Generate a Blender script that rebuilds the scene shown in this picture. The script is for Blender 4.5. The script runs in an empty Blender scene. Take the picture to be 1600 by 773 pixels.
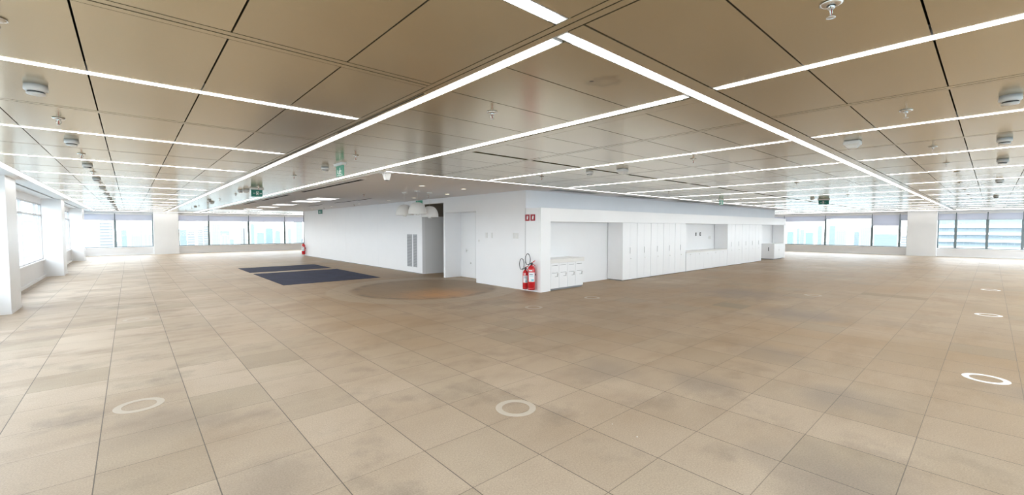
import bpy, bmesh, math, random
from mathutils import Vector, Matrix
random.seed(7)
C = bpy.context.scene.collection
SC = bpy.context.scene
PI = math.pi

# ------------------------------------------------------------------ camera
H = 1.65
cam = bpy.data.cameras.new('camera'); cam_o = bpy.data.objects.new('camera', cam); C.objects.link(cam_o)
cam.sensor_fit = 'HORIZONTAL'; cam.sensor_width = 36.0
cam.lens = 36.0 * 669.0 / 1600.0
cam.clip_start = 0.05; cam.clip_end = 8000
pitch = math.atan(30.3 / 669.0); az = math.radians(48.24)
cam_o.location = (0, 0, H)
cam_o.rotation_euler = (PI / 2 - pitch, 0, az - PI / 2)
SC.camera = cam_o

# ------------------------------------------------------------------ light levels
SKY = (0.83, 0.90, 1.0); SKY_STRENGTH = 7.6
STRIP = 14.0          # linear lights
EDGE = 7.0           # cove lines round the plaster ceiling and the windows
SC.view_settings.view_transform = 'Standard'; SC.view_settings.look = 'None'
SC.view_settings.exposure = 0.10; SC.view_settings.gamma = 1.0
SC.view_settings.use_curve_mapping = False
try:
    SC.cycles.max_bounces = 10; SC.cycles.diffuse_bounces = 6; SC.cycles.glossy_bounces = 4
    SC.cycles.transparent_max_bounces = 12
    SC.cycles.sample_clamp_indirect = 6.0
    SC.cycles.use_denoising = True; SC.cycles.filter_width = 1.15
    SC.cycles.caustics_reflective = False; SC.cycles.caustics_refractive = False
except Exception:
    pass
w = bpy.data.worlds.new('world'); SC.world = w; w.use_nodes = True
wn = w.node_tree; wn.nodes.clear()
wo = wn.nodes.new('ShaderNodeOutputWorld'); wb = wn.nodes.new('ShaderNodeBackground')
tc = wn.nodes.new('ShaderNodeTexCoord'); sp = wn.nodes.new('ShaderNodeSeparateXYZ'); cr = wn.nodes.new('ShaderNodeValToRGB')
wn.links.new(tc.outputs['Generated'], sp.inputs[0]); wn.links.new(sp.outputs['Z'], cr.inputs[0])
cr.color_ramp.elements[0].position = 0.0; cr.color_ramp.elements[0].color = (0.88, 0.94, 1.0, 1)
cr.color_ramp.elements[1].position = 0.6; cr.color_ramp.elements[1].color = (*SKY, 1)
wn.links.new(cr.outputs[0], wb.inputs['Color']); wb.inputs['Strength'].default_value = SKY_STRENGTH
wn.links.new(wb.outputs[0], wo.inputs[0])

def portal(name, loc, rot, sx, sy):
    l = bpy.data.lights.new(name, 'AREA'); l.shape = 'RECTANGLE'; l.size = sx; l.size_y = sy
    l.cycles.is_portal = True
    o = bpy.data.objects.new(name, l); C.objects.link(o); o.location = loc; o.rotation_euler = rot
portal('window_portal_west', (-2.36, 16.3, 1.5), (0, -PI / 2, 0), 2.0, 38)
portal('window_portal_north', (16.5, 35.36, 1.5), (-PI / 2, 0, 0), 38, 2.1)
portal('window_portal_east', (35.46, 16.3, 1.5), (0, PI / 2, 0), 2.1, 38)
portal('window_portal_south', (16.5, -2.76, 1.5), (PI / 2, 0, 0), 38, 2.0)

# ------------------------------------------------------------------ materials
def mat(name, col, rough=0.5, metal=0.0, spec=0.5, emit=None, estr=0.0, noise=0.04, nscale=3.0, bump=0.0, bscale=60.0, coat=0.0, coatr=0.1):
    m = bpy.data.materials.new(name); m.use_nodes = True
    nt = m.node_tree; b = nt.nodes['Principled BSDF']
    b.inputs['Roughness'].default_value = rough; b.inputs['Metallic'].default_value = metal
    b.inputs['Specular IOR Level'].default_value = spec
    b.inputs['Coat Weight'].default_value = coat; b.inputs['Coat Roughness'].default_value = coatr
    g = nt.nodes.new('ShaderNodeNewGeometry')
    n = nt.nodes.new('ShaderNodeTexNoise'); n.inputs['Scale'].default_value = nscale; n.inputs['Detail'].default_value = 3
    nt.links.new(g.outputs['Position'], n.inputs['Vector'])
    mx = nt.nodes.new('ShaderNodeMix'); mx.data_type = 'RGBA'
    mx.inputs[6].default_value = (*[c * (1 - noise) for c in col], 1); mx.inputs[7].default_value = (*[min(1, c * (1 + noise)) for c in col], 1)
    nt.links.new(n.outputs['Fac'], mx.inputs[0]); nt.links.new(mx.outputs[2], b.inputs['Base Color'])
    if emit:
        b.inputs['Emission Color'].default_value = (*emit, 1); b.inputs['Emission Strength'].default_value = estr
    if bump:
        n2 = nt.nodes.new('ShaderNodeTexNoise'); n2.inputs['Scale'].default_value = bscale
        nt.links.new(g.outputs['Position'], n2.inputs['Vector'])
        bp = nt.nodes.new('ShaderNodeBump'); bp.inputs['Strength'].default_value = bump; bp.inputs['Distance'].default_value = 0.01
        nt.links.new(n2.outputs['Fac'], bp.inputs['Height']); nt.links.new(bp.outputs[0], b.inputs['Normal'])
    return m

M = {}
M['white'] = mat('white paint', (0.87, 0.88, 0.90), 0.55, noise=0.015)
M['joinery'] = mat('white laminate', (0.87, 0.88, 0.895), 0.35, noise=0.012)
M['top'] = mat('cream worktop', (0.78, 0.77, 0.74), 0.3, noise=0.02)
M['plaster'] = mat('plaster ceiling paint', (0.76, 0.765, 0.79), 0.65, noise=0.02)
M['band'] = mat('grey blue wall paint', (0.76, 0.79, 0.83), 0.55, noise=0.02)
M['column'] = mat('column paint', (0.80, 0.81, 0.82), 0.4, noise=0.02)
M['sill'] = mat('parapet paint', (0.72, 0.71, 0.71), 0.5, noise=0.03)
M['dark'] = mat('dark void', (0.035, 0.03, 0.025), 0.9, noise=0.1)
M['seam'] = mat('shadow gap', (0.26, 0.27, 0.28), 0.8)
M['mullion'] = mat('grey green aluminium', (0.16, 0.20, 0.21), 0.4, metal=0.3)
M['mullion_light'] = mat('light grey aluminium', (0.55, 0.56, 0.58), 0.4)
M['trim_white'] = mat('white powder coat', (0.8, 0.8, 0.8), 0.4)
M['device'] = mat('white plastic', (0.78, 0.78, 0.77), 0.4)
M['deviceslot'] = mat('dark slot', (0.04, 0.04, 0.04), 0.6)
M['chrome'] = mat('chrome', (0.75, 0.74, 0.72), 0.2, metal=1.0)
M['redbulb'] = mat('red glass bulb', (0.5, 0.03, 0.03), 0.2)
M['red'] = mat('red paint', (0.55, 0.012, 0.02), 0.25, coat=0.5)
M['signred'] = mat('sign red', (0.36, 0.005, 0.015), 0.4)
M['signgreen'] = mat('sign green', (0.0, 0.17, 0.12), 0.4)
M['signgreen_lit'] = mat('sign green acrylic', (0.03, 0.33, 0.2), 0.35)
M['signwhite'] = mat('sign white', (0.85, 0.88, 0.86), 0.4)
M['black'] = mat('black rubber', (0.02, 0.022, 0.025), 0.5)
M['label'] = mat('paper label', (0.80, 0.83, 0.86), 0.5)
M['cyan'] = mat('cyan print', (0.25, 0.62, 0.72), 0.5)
M['ink'] = mat('dark print', (0.05, 0.06, 0.12), 0.5)
M['grille'] = mat('grey grille', (0.42, 0.43, 0.45), 0.5)
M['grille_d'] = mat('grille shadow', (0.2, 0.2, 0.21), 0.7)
M['beige_panel'] = mat('beige metal panel', (0.34, 0.30, 0.25), 0.35)
M['navy'] = mat('navy carpet', (0.018, 0.022, 0.055), 0.9, noise=0.6, nscale=2.0, bump=0.4, bscale=400)
M['shade'] = mat('pendant enamel', (0.72, 0.72, 0.71), 0.45)
M['blind'] = mat('roller blind cloth', (0.62, 0.63, 0.68), 0.8, noise=0.02)
M['ring'] = mat('bright navigation ring', (0.92, 0.92, 0.90), 0.5, noise=0.02)
M['ring_faint'] = mat('faint navigation ring', (0.50, 0.44, 0.365), 0.8, noise=0.03)
M['chip'] = mat('plaster chip', (0.75, 0.72, 0.66), 0.8)
def emis(name, col, s):
    m = mat(name, (0.8, 0.8, 0.8), 0.4, emit=col, estr=s); return m
M['strip'] = emis('linear light diffuser', (1.0, 0.965, 0.90), STRIP)
M['edge'] = emis('cove light diffuser', (1.0, 0.985, 0.96), EDGE)
M['panel_light'] = emis('panel diffuser', (1.0, 0.98, 0.93), 2.2)
M['down'] = emis('downlight lens', (1.0, 0.86, 0.62), 3.0)

# roller blind cloth lets some day through
_n = M['blind'].node_tree; _p = _n.nodes['Principled BSDF']; _t = _n.nodes.new('ShaderNodeBsdfTranslucent'); _m = _n.nodes.new('ShaderNodeMixShader')
_t.inputs['Color'].default_value = (0.62, 0.62, 0.68, 1); _m.inputs[0].default_value = 0.40
_n.links.new(_p.outputs[0], _m.inputs[1]); _n.links.new(_t.outputs[0], _m.inputs[2]); _n.links.new(_m.outputs[0], _n.nodes['Material Output'].inputs['Surface'])
# glass: clear with fresnel reflection
g = bpy.data.materials.new('window glass'); g.use_nodes = True; nt = g.node_tree; nt.nodes.clear()
o_ = nt.nodes.new('ShaderNodeOutputMaterial'); t_ = nt.nodes.new('ShaderNodeBsdfTransparent'); gl = nt.nodes.new('ShaderNodeBsdfGlossy')
fr = nt.nodes.new('ShaderNodeFresnel'); fr.inputs['IOR'].default_value = 1.25; ms = nt.nodes.new('ShaderNodeMixShader')
gl.inputs['Roughness'].default_value = 0.02; t_.inputs['Color'].default_value = (0.96, 0.985, 0.985, 1)
gb_ = nt.nodes.new('ShaderNodeNewGeometry'); k_ = nt.nodes.new('ShaderNodeMath'); k_.operation = 'SUBTRACT'; k_.inputs[0].default_value = 1.0; nt.links.new(gb_.outputs['Backfacing'], k_.inputs[1])
k2_ = nt.nodes.new('ShaderNodeMath'); k2_.operation = 'MULTIPLY'; nt.links.new(fr.outputs[0], k2_.inputs[0]); nt.links.new(k_.outputs[0], k2_.inputs[1])
nt.links.new(k2_.outputs[0], ms.inputs[0]); nt.links.new(t_.outputs[0], ms.inputs[1]); nt.links.new(gl.outputs[0], ms.inputs[2]); nt.links.new(ms.outputs[0], o_.inputs[0])
M['glass'] = g

class NT:
    """small helper for node maths"""
    def __init__(s, nt): s.nt = nt
    def put(s, sock, v):
        if isinstance(v, (int, float)): sock.default_value = v
        elif isinstance(v, tuple): sock.default_value = v
        else: s.nt.links.new(v, sock)
    def m(s, op, a, b=None, c=None):
        n = s.nt.nodes.new('ShaderNodeMath'); n.operation = op
        s.put(n.inputs[0], a)
        if b is not None: s.put(n.inputs[1], b)
        if c is not None: s.put(n.inputs[2], c)
        return n.outputs[0]
    def mix(s, f, a, b, mode='MIX'):
        n = s.nt.nodes.new('ShaderNodeMix'); n.data_type = 'RGBA'; n.blend_type = mode
        s.put(n.inputs[0], f); s.put(n.inputs[6], a); s.put(n.inputs[7], b); return n.outputs[2]
    def noise(s, vec, scale, detail=3, rough=0.5):
        n = s.nt.nodes.new('ShaderNodeTexNoise'); s.nt.links.new(vec, n.inputs['Vector'])
        n.inputs['Scale'].default_value = scale; n.inputs['Detail'].default_value = detail; n.inputs['Roughness'].default_value = rough
        return n.outputs['Fac']
    def ramp(s, v, p0, p1, v0=0.0, v1=1.0):
        n = s.nt.nodes.new('ShaderNodeMapRange'); n.clamp = True
        s.put(n.inputs[0], v); n.inputs[1].default_value = p0; n.inputs[2].default_value = p1; n.inputs[3].default_value = v0; n.inputs[4].default_value = v1
        return n.outputs[0]
    def comb(s, x, y, z=0.0):
        n = s.nt.nodes.new('ShaderNodeCombineXYZ'); s.put(n.inputs[0], x); s.put(n.inputs[1], y); s.put(n.inputs[2], z); return n.outputs[0]

# floor: carpet-faced access tiles, 0.601 m, worn and stained
fm = bpy.data.materials.new('carpet tile floor'); fm.use_nodes = True; nt = fm.node_tree; B = nt.nodes['Principled BSDF']; N = NT(nt)
geo = nt.nodes.new('ShaderNodeNewGeometry'); pos = geo.outputs['Position']
sx = nt.nodes.new('ShaderNodeSeparateXYZ'); nt.links.new(pos, sx.inputs[0]); X, Y = sx.outputs[0], sx.outputs[1]
TP = 0.6015
u = N.m('DIVIDE', N.m('SUBTRACT', X, 0.38 - TP * 40), TP); v = N.m('DIVIDE', N.m('SUBTRACT', Y, 0.34 - TP * 40), TP)
fu, fv = N.m('FRACT', u), N.m('FRACT', v); iu, iv = N.m('FLOOR', u), N.m('FLOOR', v)
du = N.m('MINIMUM', fu, N.m('SUBTRACT', 1.0, fu)); dv = N.m('MINIMUM', fv, N.m('SUBTRACT', 1.0, fv))
seam_u = N.m('LESS_THAN', du, 0.0056); seam_v = N.m('LESS_THAN', dv, 0.0048)
wnz = nt.nodes.new('ShaderNodeTexWhiteNoise'); wnz.noise_dimensions = '2D'; nt.links.new(N.comb(iu, iv), wnz.inputs['Vector']); rnd = wnz.outputs['Value']
wn2 = nt.nodes.new('ShaderNodeTexWhiteNoise'); wn2.noise_dimensions = '2D'; nt.links.new(N.comb(N.m('ADD', iu, 31.7), iv), wn2.inputs['Vector']); rnd2 = wn2.outputs['Value']
base = N.mix(rnd, (0.395, 0.315, 0.232, 1), (0.475, 0.388, 0.295, 1))
big = N.ramp(N.noise(pos, 0.35, 4, 0.6), 0.42, 0.72)
base = N.mix(N.m('MULTIPLY', big, 0.7), base, (0.290, 0.205, 0.130, 1))
blot = N.ramp(N.noise(pos, 1.3, 5, 0.62), 0.54, 0.74)
base = N.mix(N.m('MULTIPLY', blot, 0.8), base, (0.215, 0.170, 0.130, 1))
# browner field in the middle distance
dist = N.m('SQRT', N.m('ADD', N.m('MULTIPLY', X, X), N.m('MULTIPLY', Y, Y)))
smear = N.ramp(N.noise(N.comb(N.m('MULTIPLY', X, 1.0), N.m('MULTIPLY', Y, 2.2)), 0.9, 5, 0.65), 0.50, 0.70)
base = N.mix(N.m('MULTIPLY', smear, N.ramp(dist, 2.5, 9.0, 0.12, 0.7)), base, (0.215, 0.145, 0.090, 1))
trod = N.m('MULTIPLY', N.ramp(N.noise(pos, 0.22, 3), 0.30, 0.55, 0.35, 1.0), N.m('MULTIPLY', N.m('MULTIPLY', N.ramp(dist, 3.2, 8.0), N.ramp(X, 0.3, 3.0)), N.ramp(X, 30, 18, 0.5, 1.0)))
base = N.mix(N.m('MULTIPLY', trod, 0.8), base, (0.320, 0.198, 0.088, 1))
# odd darker tile here and there (some lifted and swapped)
base = N.mix(N.m('ADD', N.m('MULTIPLY', N.m('GREATER_THAN', rnd2, 0.93), 0.22), N.m('MULTIPLY', N.m('GREATER_THAN', rnd2, 0.68), 0.16)), base, (0.27, 0.215, 0.14, 1))
def box2(x0, x1, y0, y1):
    a = N.m('MULTIPLY', N.m('GREATER_THAN', X, x0), N.m('LESS_THAN', X, x1)); b = N.m('MULTIPLY', N.m('GREATER_THAN', Y, y0), N.m('LESS_THAN', Y, y1))
    return N.m('MULTIPLY', a, b)
base = N.mix(N.m('MULTIPLY', box2(9.25, 9.84, 3.35, 3.95), 0.6), base, (0.20, 0.17, 0.11, 1))
base = N.mix(N.m('MULTIPLY', box2(13.55, 14.05, 0.94, 2.14), 0.7), base, (0.22, 0.15, 0.07, 1))
# round worn area in front of the corridor
def circ(cx, cy):
    a = N.m('SUBTRACT', X, cx); b = N.m('SUBTRACT', Y, cy)
    return N.m('SQRT', N.m('ADD', N.m('MULTIPLY', a, a), N.m('MULTIPLY', b, b)))
d1 = N.m('ADD', circ(6.05, 10.35), N.m('MULTIPLY', N.noise(pos, 1.2, 3), 0.12))
ringm = N.m('MULTIPLY', N.ramp(d1, 2.62, 2.56), N.ramp(d1, 1.95, 2.05))
base = N.mix(N.m('MULTIPLY', ringm, 0.6), base, (0.40, 0.315, 0.22, 1))
inner = N.ramp(d1, 2.10, 1.85)
base = N.mix(N.m('MULTIPLY', inner, N.ramp(N.noise(pos, 0.9, 4), 0.35, 0.6, 0.5, 0.85)), base, (0.250, 0.165, 0.085, 1))
d2 = circ(5.75, 9.1)
base = N.mix(N.m('MULTIPLY', N.m('MULTIPLY', inner, N.ramp(N.m('ADD', d2, N.m('MULTIPLY', N.noise(pos, 3.0), 0.8)), 1.7, 0.5)), 0.95), base, (0.50, 0.255, 0.095, 1))
edge = N.m('MULTIPLY', N.ramp(d1, 1.99, 1.93), N.ramp(d1, 1.72, 1.9)); edge = N.m('MULTIPLY', edge, N.ramp(N.noise(pos, 2.5), 0.42, 0.6))
base = N.mix(N.m('MULTIPLY', edge, 0.7), base, (0.13, 0.095, 0.06, 1))
# big greasy smudges near the viewer
for (cx, cy, r, k) in ((3.45, 0.62, 0.60, 0.5), (4.5, 2.0, 0.45, 0.4), (6.3, 1.9, 0.6, 0.35), (0.6, 3.0, 0.45, 0.35), (0.2, 4.6, 0.5, 0.3), (5.1, 0.9, 0.45, 0.45), (6.6, -0.4, 0.5, 0.4), (9.5, 2.4, 0.9, 0.5), (11.5, 4.2, 1.3, 0.5), (4.1, 3.0, 0.5, 0.35)):
    dd = N.m('ADD', circ(cx, cy), N.m('MULTIPLY', N.m('SUBTRACT', N.noise(pos, 2.3, 4), 0.5), 1.3 * r))
    base = N.mix(N.m('MULTIPLY', N.ramp(dd, r, r * 0.2), k * 1.45), base, (0.225, 0.175, 0.135, 1))
grain = N.noise(pos, 90, 4, 0.7)
base = N.mix(0.4, base, N.mix(N.ramp(grain, 0.3, 0.7), (0.5, 0.5, 0.5, 1), (1.5, 1.5, 1.5, 1)), 'MULTIPLY')
seamf = N.m('MAXIMUM', N.m('MULTIPLY', seam_u, 0.95), N.m('MULTIPLY', seam_v, N.m('ADD', 0.45, N.m('MULTIPLY', rnd2, 0.45))))
base = N.mix(seamf, base, (0.09, 0.07, 0.055, 1))
nt.links.new(base, B.inputs['Base Color']); B.inputs['Roughness'].default_value = 0.52; B.inputs['Specular IOR Level'].default_value = 0.6
bp = nt.nodes.new('ShaderNodeBump'); bp.inputs['Strength'].default_value = 0.25; bp.inputs['Distance'].default_value = 0.004
nt.links.new(grain, bp.inputs['Height']); nt.links.new(bp.outputs[0], B.inputs['Normal'])
M['floor'] = fm

# beige satin metal ceiling
cm = bpy.data.materials.new('beige metal ceiling'); cm.use_nodes = True; nt = cm.node_tree; B = nt.nodes['Principled BSDF']; N = NT(nt)
geo = nt.nodes.new('ShaderNodeNewGeometry'); pos = geo.outputs['Position']
sx = nt.nodes.new('ShaderNodeSeparateXYZ'); nt.links.new(pos, sx.inputs[0]); X, Y = sx.outputs[0], sx.outputs[1]
oi = nt.nodes.new('ShaderNodeNewGeometry')
basec = N.mix(N.ramp(N.noise(pos, 0.8, 2), 0.35, 0.65), (0.62, 0.535, 0.37, 1), (0.655, 0.57, 0.405, 1))
basec = N.mix(N.m('MULTIPLY', oi.outputs['Random Per Island'], 0.14), basec, (0.30, 0.25, 0.18, 1))
dd = N.m('ADD', circ(2.46, 1.80), N.m('MULTIPLY', N.m('SUBTRACT', N.noise(pos, 14, 4), 0.5), 0.16))
basec = N.mix(N.m('MULTIPLY', N.m('MULTIPLY', N.ramp(dd, 0.13, 0.09), N.ramp(dd, 0.02, 0.09, 0.3, 1.0)), 0.4), basec, (0.22, 0.17, 0.11, 1))
dd = circ(2.385, 1.855); basec = N.mix(N.ramp(dd, 0.018, 0.012), basec, (0.05, 0.03, 0.02, 1))
nt.links.new(basec, B.inputs['Base Color']); B.inputs['Metallic'].default_value = 0.76; B.inputs['Roughness'].default_value = 0.20
B.inputs['Specular IOR Level'].default_value = 1.0; B.inputs['IOR'].default_value = 1.7
M['ceil'] = cm

def facade(name, wall, glass, fh=3.3, bw=3.0, gfrac=0.55, wfrac=0.7):
    m = bpy.data.materials.new(name); m.use_nodes = True; nt = m.node_tree; B = nt.nodes['Principled BSDF']; N = NT(nt)
    geo = nt.nodes.new('ShaderNodeNewGeometry'); s = nt.nodes.new('ShaderNodeSeparateXYZ'); nt.links.new(geo.outputs['Position'], s.inputs[0])
    z = N.m('FRACT', N.m('DIVIDE', N.m('ADD', s.outputs[2], 300.0), fh)); h = N.m('FRACT', N.m('DIVIDE', N.m('ADD', N.m('ADD', s.outputs[0], s.outputs[1]), 9000.0), bw))
    f = N.m('MULTIPLY', N.m('LESS_THAN', z, gfrac), N.m('LESS_THAN', h, wfrac))
    nt.links.new(N.mix(f, (*wall, 1), (*glass, 1)), B.inputs['Base Color']); B.inputs['Roughness'].default_value = 0.5
    return m

# ------------------------------------------------------------------ mesh builder
class MB:
    def __init__(s): s.bm = bmesh.new()
    def box(s, x0, y0, z0, x1, y1, z1):
        if x0 > x1: x0, x1 = x1, x0
        if y0 > y1: y0, y1 = y1, y0
        if z0 > z1: z0, z1 = z1, z0
        vs = [s.bm.verts.new(p) for p in ((x0, y0, z0), (x1, y0, z0), (x1, y1, z0), (x0, y1, z0), (x0, y0, z1), (x1, y0, z1), (x1, y1, z1), (x0, y1, z1))]
        for f in ((3, 2, 1, 0), (4, 5, 6, 7), (0, 1, 5, 4), (1, 2, 6, 5), (2, 3, 7, 6), (3, 0, 4, 7)): s.bm.faces.new([vs[i] for i in f])
        return s
    def taper(s, cx, cy, z0, ax, ay, z1, bx, by):
        a = [s.bm.verts.new((cx + i * ax, cy + j * ay, z0)) for i, j in ((-1, -1), (1, -1), (1, 1), (-1, 1))]
        b = [s.bm.verts.new((cx + i * bx, cy + j * by, z1)) for i, j in ((-1, -1), (1, -1), (1, 1), (-1, 1))]
        s.bm.faces.new(a[::-1]); s.bm.faces.new(b)
        for i in range(4): s.bm.faces.new((a[i], a[(i + 1) % 4], b[(i + 1) % 4], b[i]))
        return s
    def lathe(s, prof, n=24, c=(0, 0, 0), axis='Z', close=True):
        rings = []
        for r, h in prof:
            ring = []
            for i in range(n):
                a = 2 * PI * i / n; p = (r * math.cos(a), r * math.sin(a), h)
                if axis == 'X': p = (p[2], p[0], p[1])
                if axis == 'Y': p = (p[0], p[2], p[1])
                ring.append(s.bm.verts.new((p[0] + c[0], p[1] + c[1], p[2] + c[2])))
            rings.append(ring)
        for a, b in zip(rings, rings[1:]):
            for i in range(n):
                f = s.bm.faces.new((a[i], a[(i + 1) % n], b[(i + 1) % n], b[i])); f.smooth = True
        if close:
            if prof[0][0] > 1e-5: s.bm.faces.new(rings[0][::-1])
            if prof[-1][0] > 1e-5: s.bm.faces.new(rings[-1])
        return s
    def tube(s, pts, r, n=8):
        pts = [Vector(p) for p in pts]; rings = []
        for i, p in enumerate(pts):
            d = (pts[min(i + 1, len(pts) - 1)] - pts[max(i - 1, 0)]).normalized()
            up = Vector((0, 0, 1)) if abs(d.z) < 0.9 else Vector((1, 0, 0))
            a = d.cross(up).normalized(); b = d.cross(a)
            rings.append([s.bm.verts.new(p + a * (r * math.cos(2 * PI * k / n)) + b * (r * math.sin(2 * PI * k / n))) for k in range(n)])
        for a, b in zip(rings, rings[1:]):
            for k in range(n):
                f = s.bm.faces.new((a[k], a[(k + 1) % n], b[(k + 1) % n], b[k])); f.smooth = True
        s.bm.faces.new(rings[0][::-1]); s.bm.faces.new(rings[-1]); return s
    def prism(s, pts, z0, z1):
        a = [s.bm.verts.new((x, y, z0)) for x, y in pts]; b = [s.bm.verts.new((x, y, z1)) for x, y in pts]
        s.bm.faces.new(a[::-1]); s.bm.faces.new(b); n = len(pts)
        for i in range(n): s.bm.faces.new((a[i], a[(i + 1) % n], b[(i + 1) % n], b[i]))
        return s
    def xf(s, mtx):
        bmesh.ops.transform(s.bm, matrix=mtx, verts=s.bm.verts); return s
    def build(s, name, m, parent=None, bevel=0.0):
        bmesh.ops.recalc_face_normals(s.bm, faces=s.bm.faces)
        me = bpy.data.meshes.new(name); s.bm.to_mesh(me); s.bm.free(); me.materials.append(M[m] if isinstance(m, str) else m)
        o = bpy.data.objects.new(name, me); C.objects.link(o)
        if parent: o.parent = parent
        if bevel:
            b = o.modifiers.new('bevel', 'BEVEL'); b.width = bevel; b.segments = 2; b.limit_method = 'ANGLE'
        return o
def B_(*a): return MB().box(*a)

def tag(o, label=None, cat=None, group=None, kind=None):
    if label: o['label'] = label
    if cat: o['category'] = cat
    if group: o['group'] = group
    if kind: o['kind'] = kind
    return o
def thing(name, loc, label, cat, group=None, rz=0.0):
    o = bpy.data.objects.new(name, None); C.objects.link(o); o.empty_display_size = 0.1
    o.location = loc; o.rotation_euler = (0, 0, rz); return tag(o, label, cat, group)
def struct_root(name):
    o = bpy.data.objects.new(name, None); C.objects.link(o); o.empty_display_size = 0.1; return tag(o, kind='structure')
def kids(o): return [c for c in o.children]
def dup(o, loc=None, rz=None, label=None, group=None, parent=None):
    c = o.copy(); C.objects.link(c); c.parent = parent
    if loc is not None: c.location = loc
    if rz is not None: c.rotation_euler = (0, 0, rz)
    if label: c['label'] = label
    if group: c['group'] = group
    for ch in list(o.children): dup(ch, parent=c)
    return c
ORD = 'first second third fourth fifth sixth seventh eighth ninth tenth eleventh twelfth thirteenth fourteenth fifteenth sixteenth'.split()

# ================================================================== STRUCTURE
X0, X1, Y0, Y1 = -2.2, 35.3, -2.6, 35.2
Z = 2.65
tag(B_(-2.6, -3.0, -0.12, 35.7, 35.6, 0.0).build('floor', 'floor'), kind='structure')

# ---- ceiling
ce = struct_root('ceiling')
B_(-2.6, -3.0, 2.78, 35.7, 35.6, 2.9).build('plenum_deck', 'dark', ce)
field = MB(); GAP = 0.0045
def panel(x0, y0, x1, y1, g=GAP): field.box(x0 + g, y0 + g, Z, x1 - g, y1 - g, Z + 0.03)
batten = MB()
def bat(x0, y0, x1, y1, groove=None):
    g = 0.002; batten.box(x0 + g, y0 + g, Z - 0.001, x1 - g, y1 - g, Z + 0.03)
NR = 13
P = 2.493
Bk = [2.675 + P * k for k in range(-1, NR)]       # battens, window-side bay
Kk = [1.425 + P * k for k in range(0, NR + 1)]    # crosswise lights, window-side bay
LW = 0.040
xsA = [-1.42, -0.77, -0.17, 0.42, 1.01, 1.60]
def rowsA(ya, yb):
    for a, b in zip(xsA, xsA[1:]): panel(a, ya, b, yb)
rowsA(-2.05, Bk[0] - 0.05 - 1.2); rowsA(Bk[0] - 1.245, Bk[0] - 0.05)
for i, b in enumerate(Bk):
    bat(-1.42, b - 0.05, 1.60, b - 0.004); bat(-1.42, b + 0.004, 1.60, b + 0.05)
    k = Kk[i]
    if i < len(Kk):
        rowsA(b + 0.05, k - LW); nxt = (Bk[i + 1] - 0.05) if i + 1 < len(Bk) else 34.45
        rowsA(k + LW, nxt)
# lane beside the long run
bat(1.60, -2.05, 1.641, 34.45); bat(1.646, -2.05, 1.694, 34.45)
# strip between the two long runs
ysB = [1.56] + [2.05 + 0.6245 * k for k in range(0, 52)] + [34.45]
for a, b in zip(ysB, ysB[1:]): panel(1.778, a, 3.133, b)
bat(3.275, 1.56, 3.40, 34.45)
# bays beside the joinery wall
PC = 2.49
Cl = [5.675 + PC * k for k in range(12)]
Cb = [4.43 + PC * k for k in range(13)]
ysC = [1.56, 2.05, 2.675, 3.30, 3.925, 4.53, None, 4.605, 5.17, 5.79, 6.42, 7.04]
xsC = [3.40]
for i in range(12): xsC += [Cb[i] - 0.05, ('b', Cb[i]), Cb[i] + 0.05, Cl[i] - LW, ('l', Cl[i]), Cl[i] + LW]
xsC += [34.45]
def rows_x(xs, ya, yb):
    last = None; skip = False
    for e in xs:
        if isinstance(e, tuple): skip = True; continue
        if last is not None and not skip: panel(last, ya, e, yb)
        last = e; skip = False
last = None
for e in ysC:
    if e is None: last = None; continue
    if last is not None: rows_x(xsC, last, e)
    last = e
for b in Cb[:12]: bat(b - 0.05, 1.56, b - 0.003, 7.04); bat(b + 0.003, 1.56, b + 0.05, 7.04)
bat(3.40, 7.045, 34.45, 7.12)
# bays on the near side of the crosswise long run
Dl = [3.18 + PC * k for k in range(13)]
Db = [4.40 + PC * k for k in range(12)]
xsD = [1.70]
for i in range(13):
    xsD += [Dl[i] - LW, ('l', 0), Dl[i] + LW]
    if i < 12: xsD += [Db[i] - 0.05, ('b', 0), Db[i] + 0.05]
xsD += [34.45]
ysD = [-2.05, -1.47, -0.90, -0.33, 0.24, 0.81, 1.37]
for a, b in zip(ysD, ysD[1:]): rows_x(xsD, a, b)
for b in Db: bat(b - 0.05, -2.05, b - 0.003, 1.37); bat(b + 0.003, -2.05, b + 0.05, 1.37)
bat(1.70, 1.375, 34.45, 1.478)
# beyond the core
Ey = [28.75, 31.25, 33.75]
ysE = [27.5, 28.12, 28.75 - LW, None, 28.75 + LW, 29.4, 30.0, 30.62, 31.25 - LW, None, 31.25 + LW, 31.9, 32.5, 33.1, 33.75 - LW, None, 33.75 + LW, 34.45]
xsE = [3.40 + 1.242 * k for k in range(26)]
last = None
for e in ysE:
    if e is None: last = None; continue
    if last is not None:
        for a, b in zip(xsE, xsE[1:]): panel(a, last, b, e)
    last = e
Fl = [28.085, 30.575, 33.065]
xsF = [27.2, Fl[0] - LW, None, Fl[0] + LW, 29.33, Fl[1] - LW, None, Fl[1] + LW, 31.82, Fl[2] - LW, None, Fl[2] + LW, 34.45]
last = None
for e in xsF:
    if e is None: last = None; continue
    if last is not None:
        for k in range(32): panel(last, 7.21 + k * 0.634, e, 7.21 + (k + 1) * 0.634)
    last = e
field.build('metal_panel_field', 'ceil', ce); batten.build('batten', 'ceil', ce)
pl = MB(); pl.box(3.40, 7.205, Z, 27.2, 8.3, Z + 0.04); pl.box(3.40, 8.3, Z, 7.9, 27.5, Z + 0.04)
pl.build('plaster_ceiling', 'plaster', ce)
pm = MB()   # white perimeter ceiling with a dark blind slot
for (a, b, c, d) in ((-1.55, -2.05, -1.84, 34.45), (-1.90, -2.05, -2.4, 34.45)): pm.box(a, b, Z - 0.002, c, d, Z + 0.04)
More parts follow.
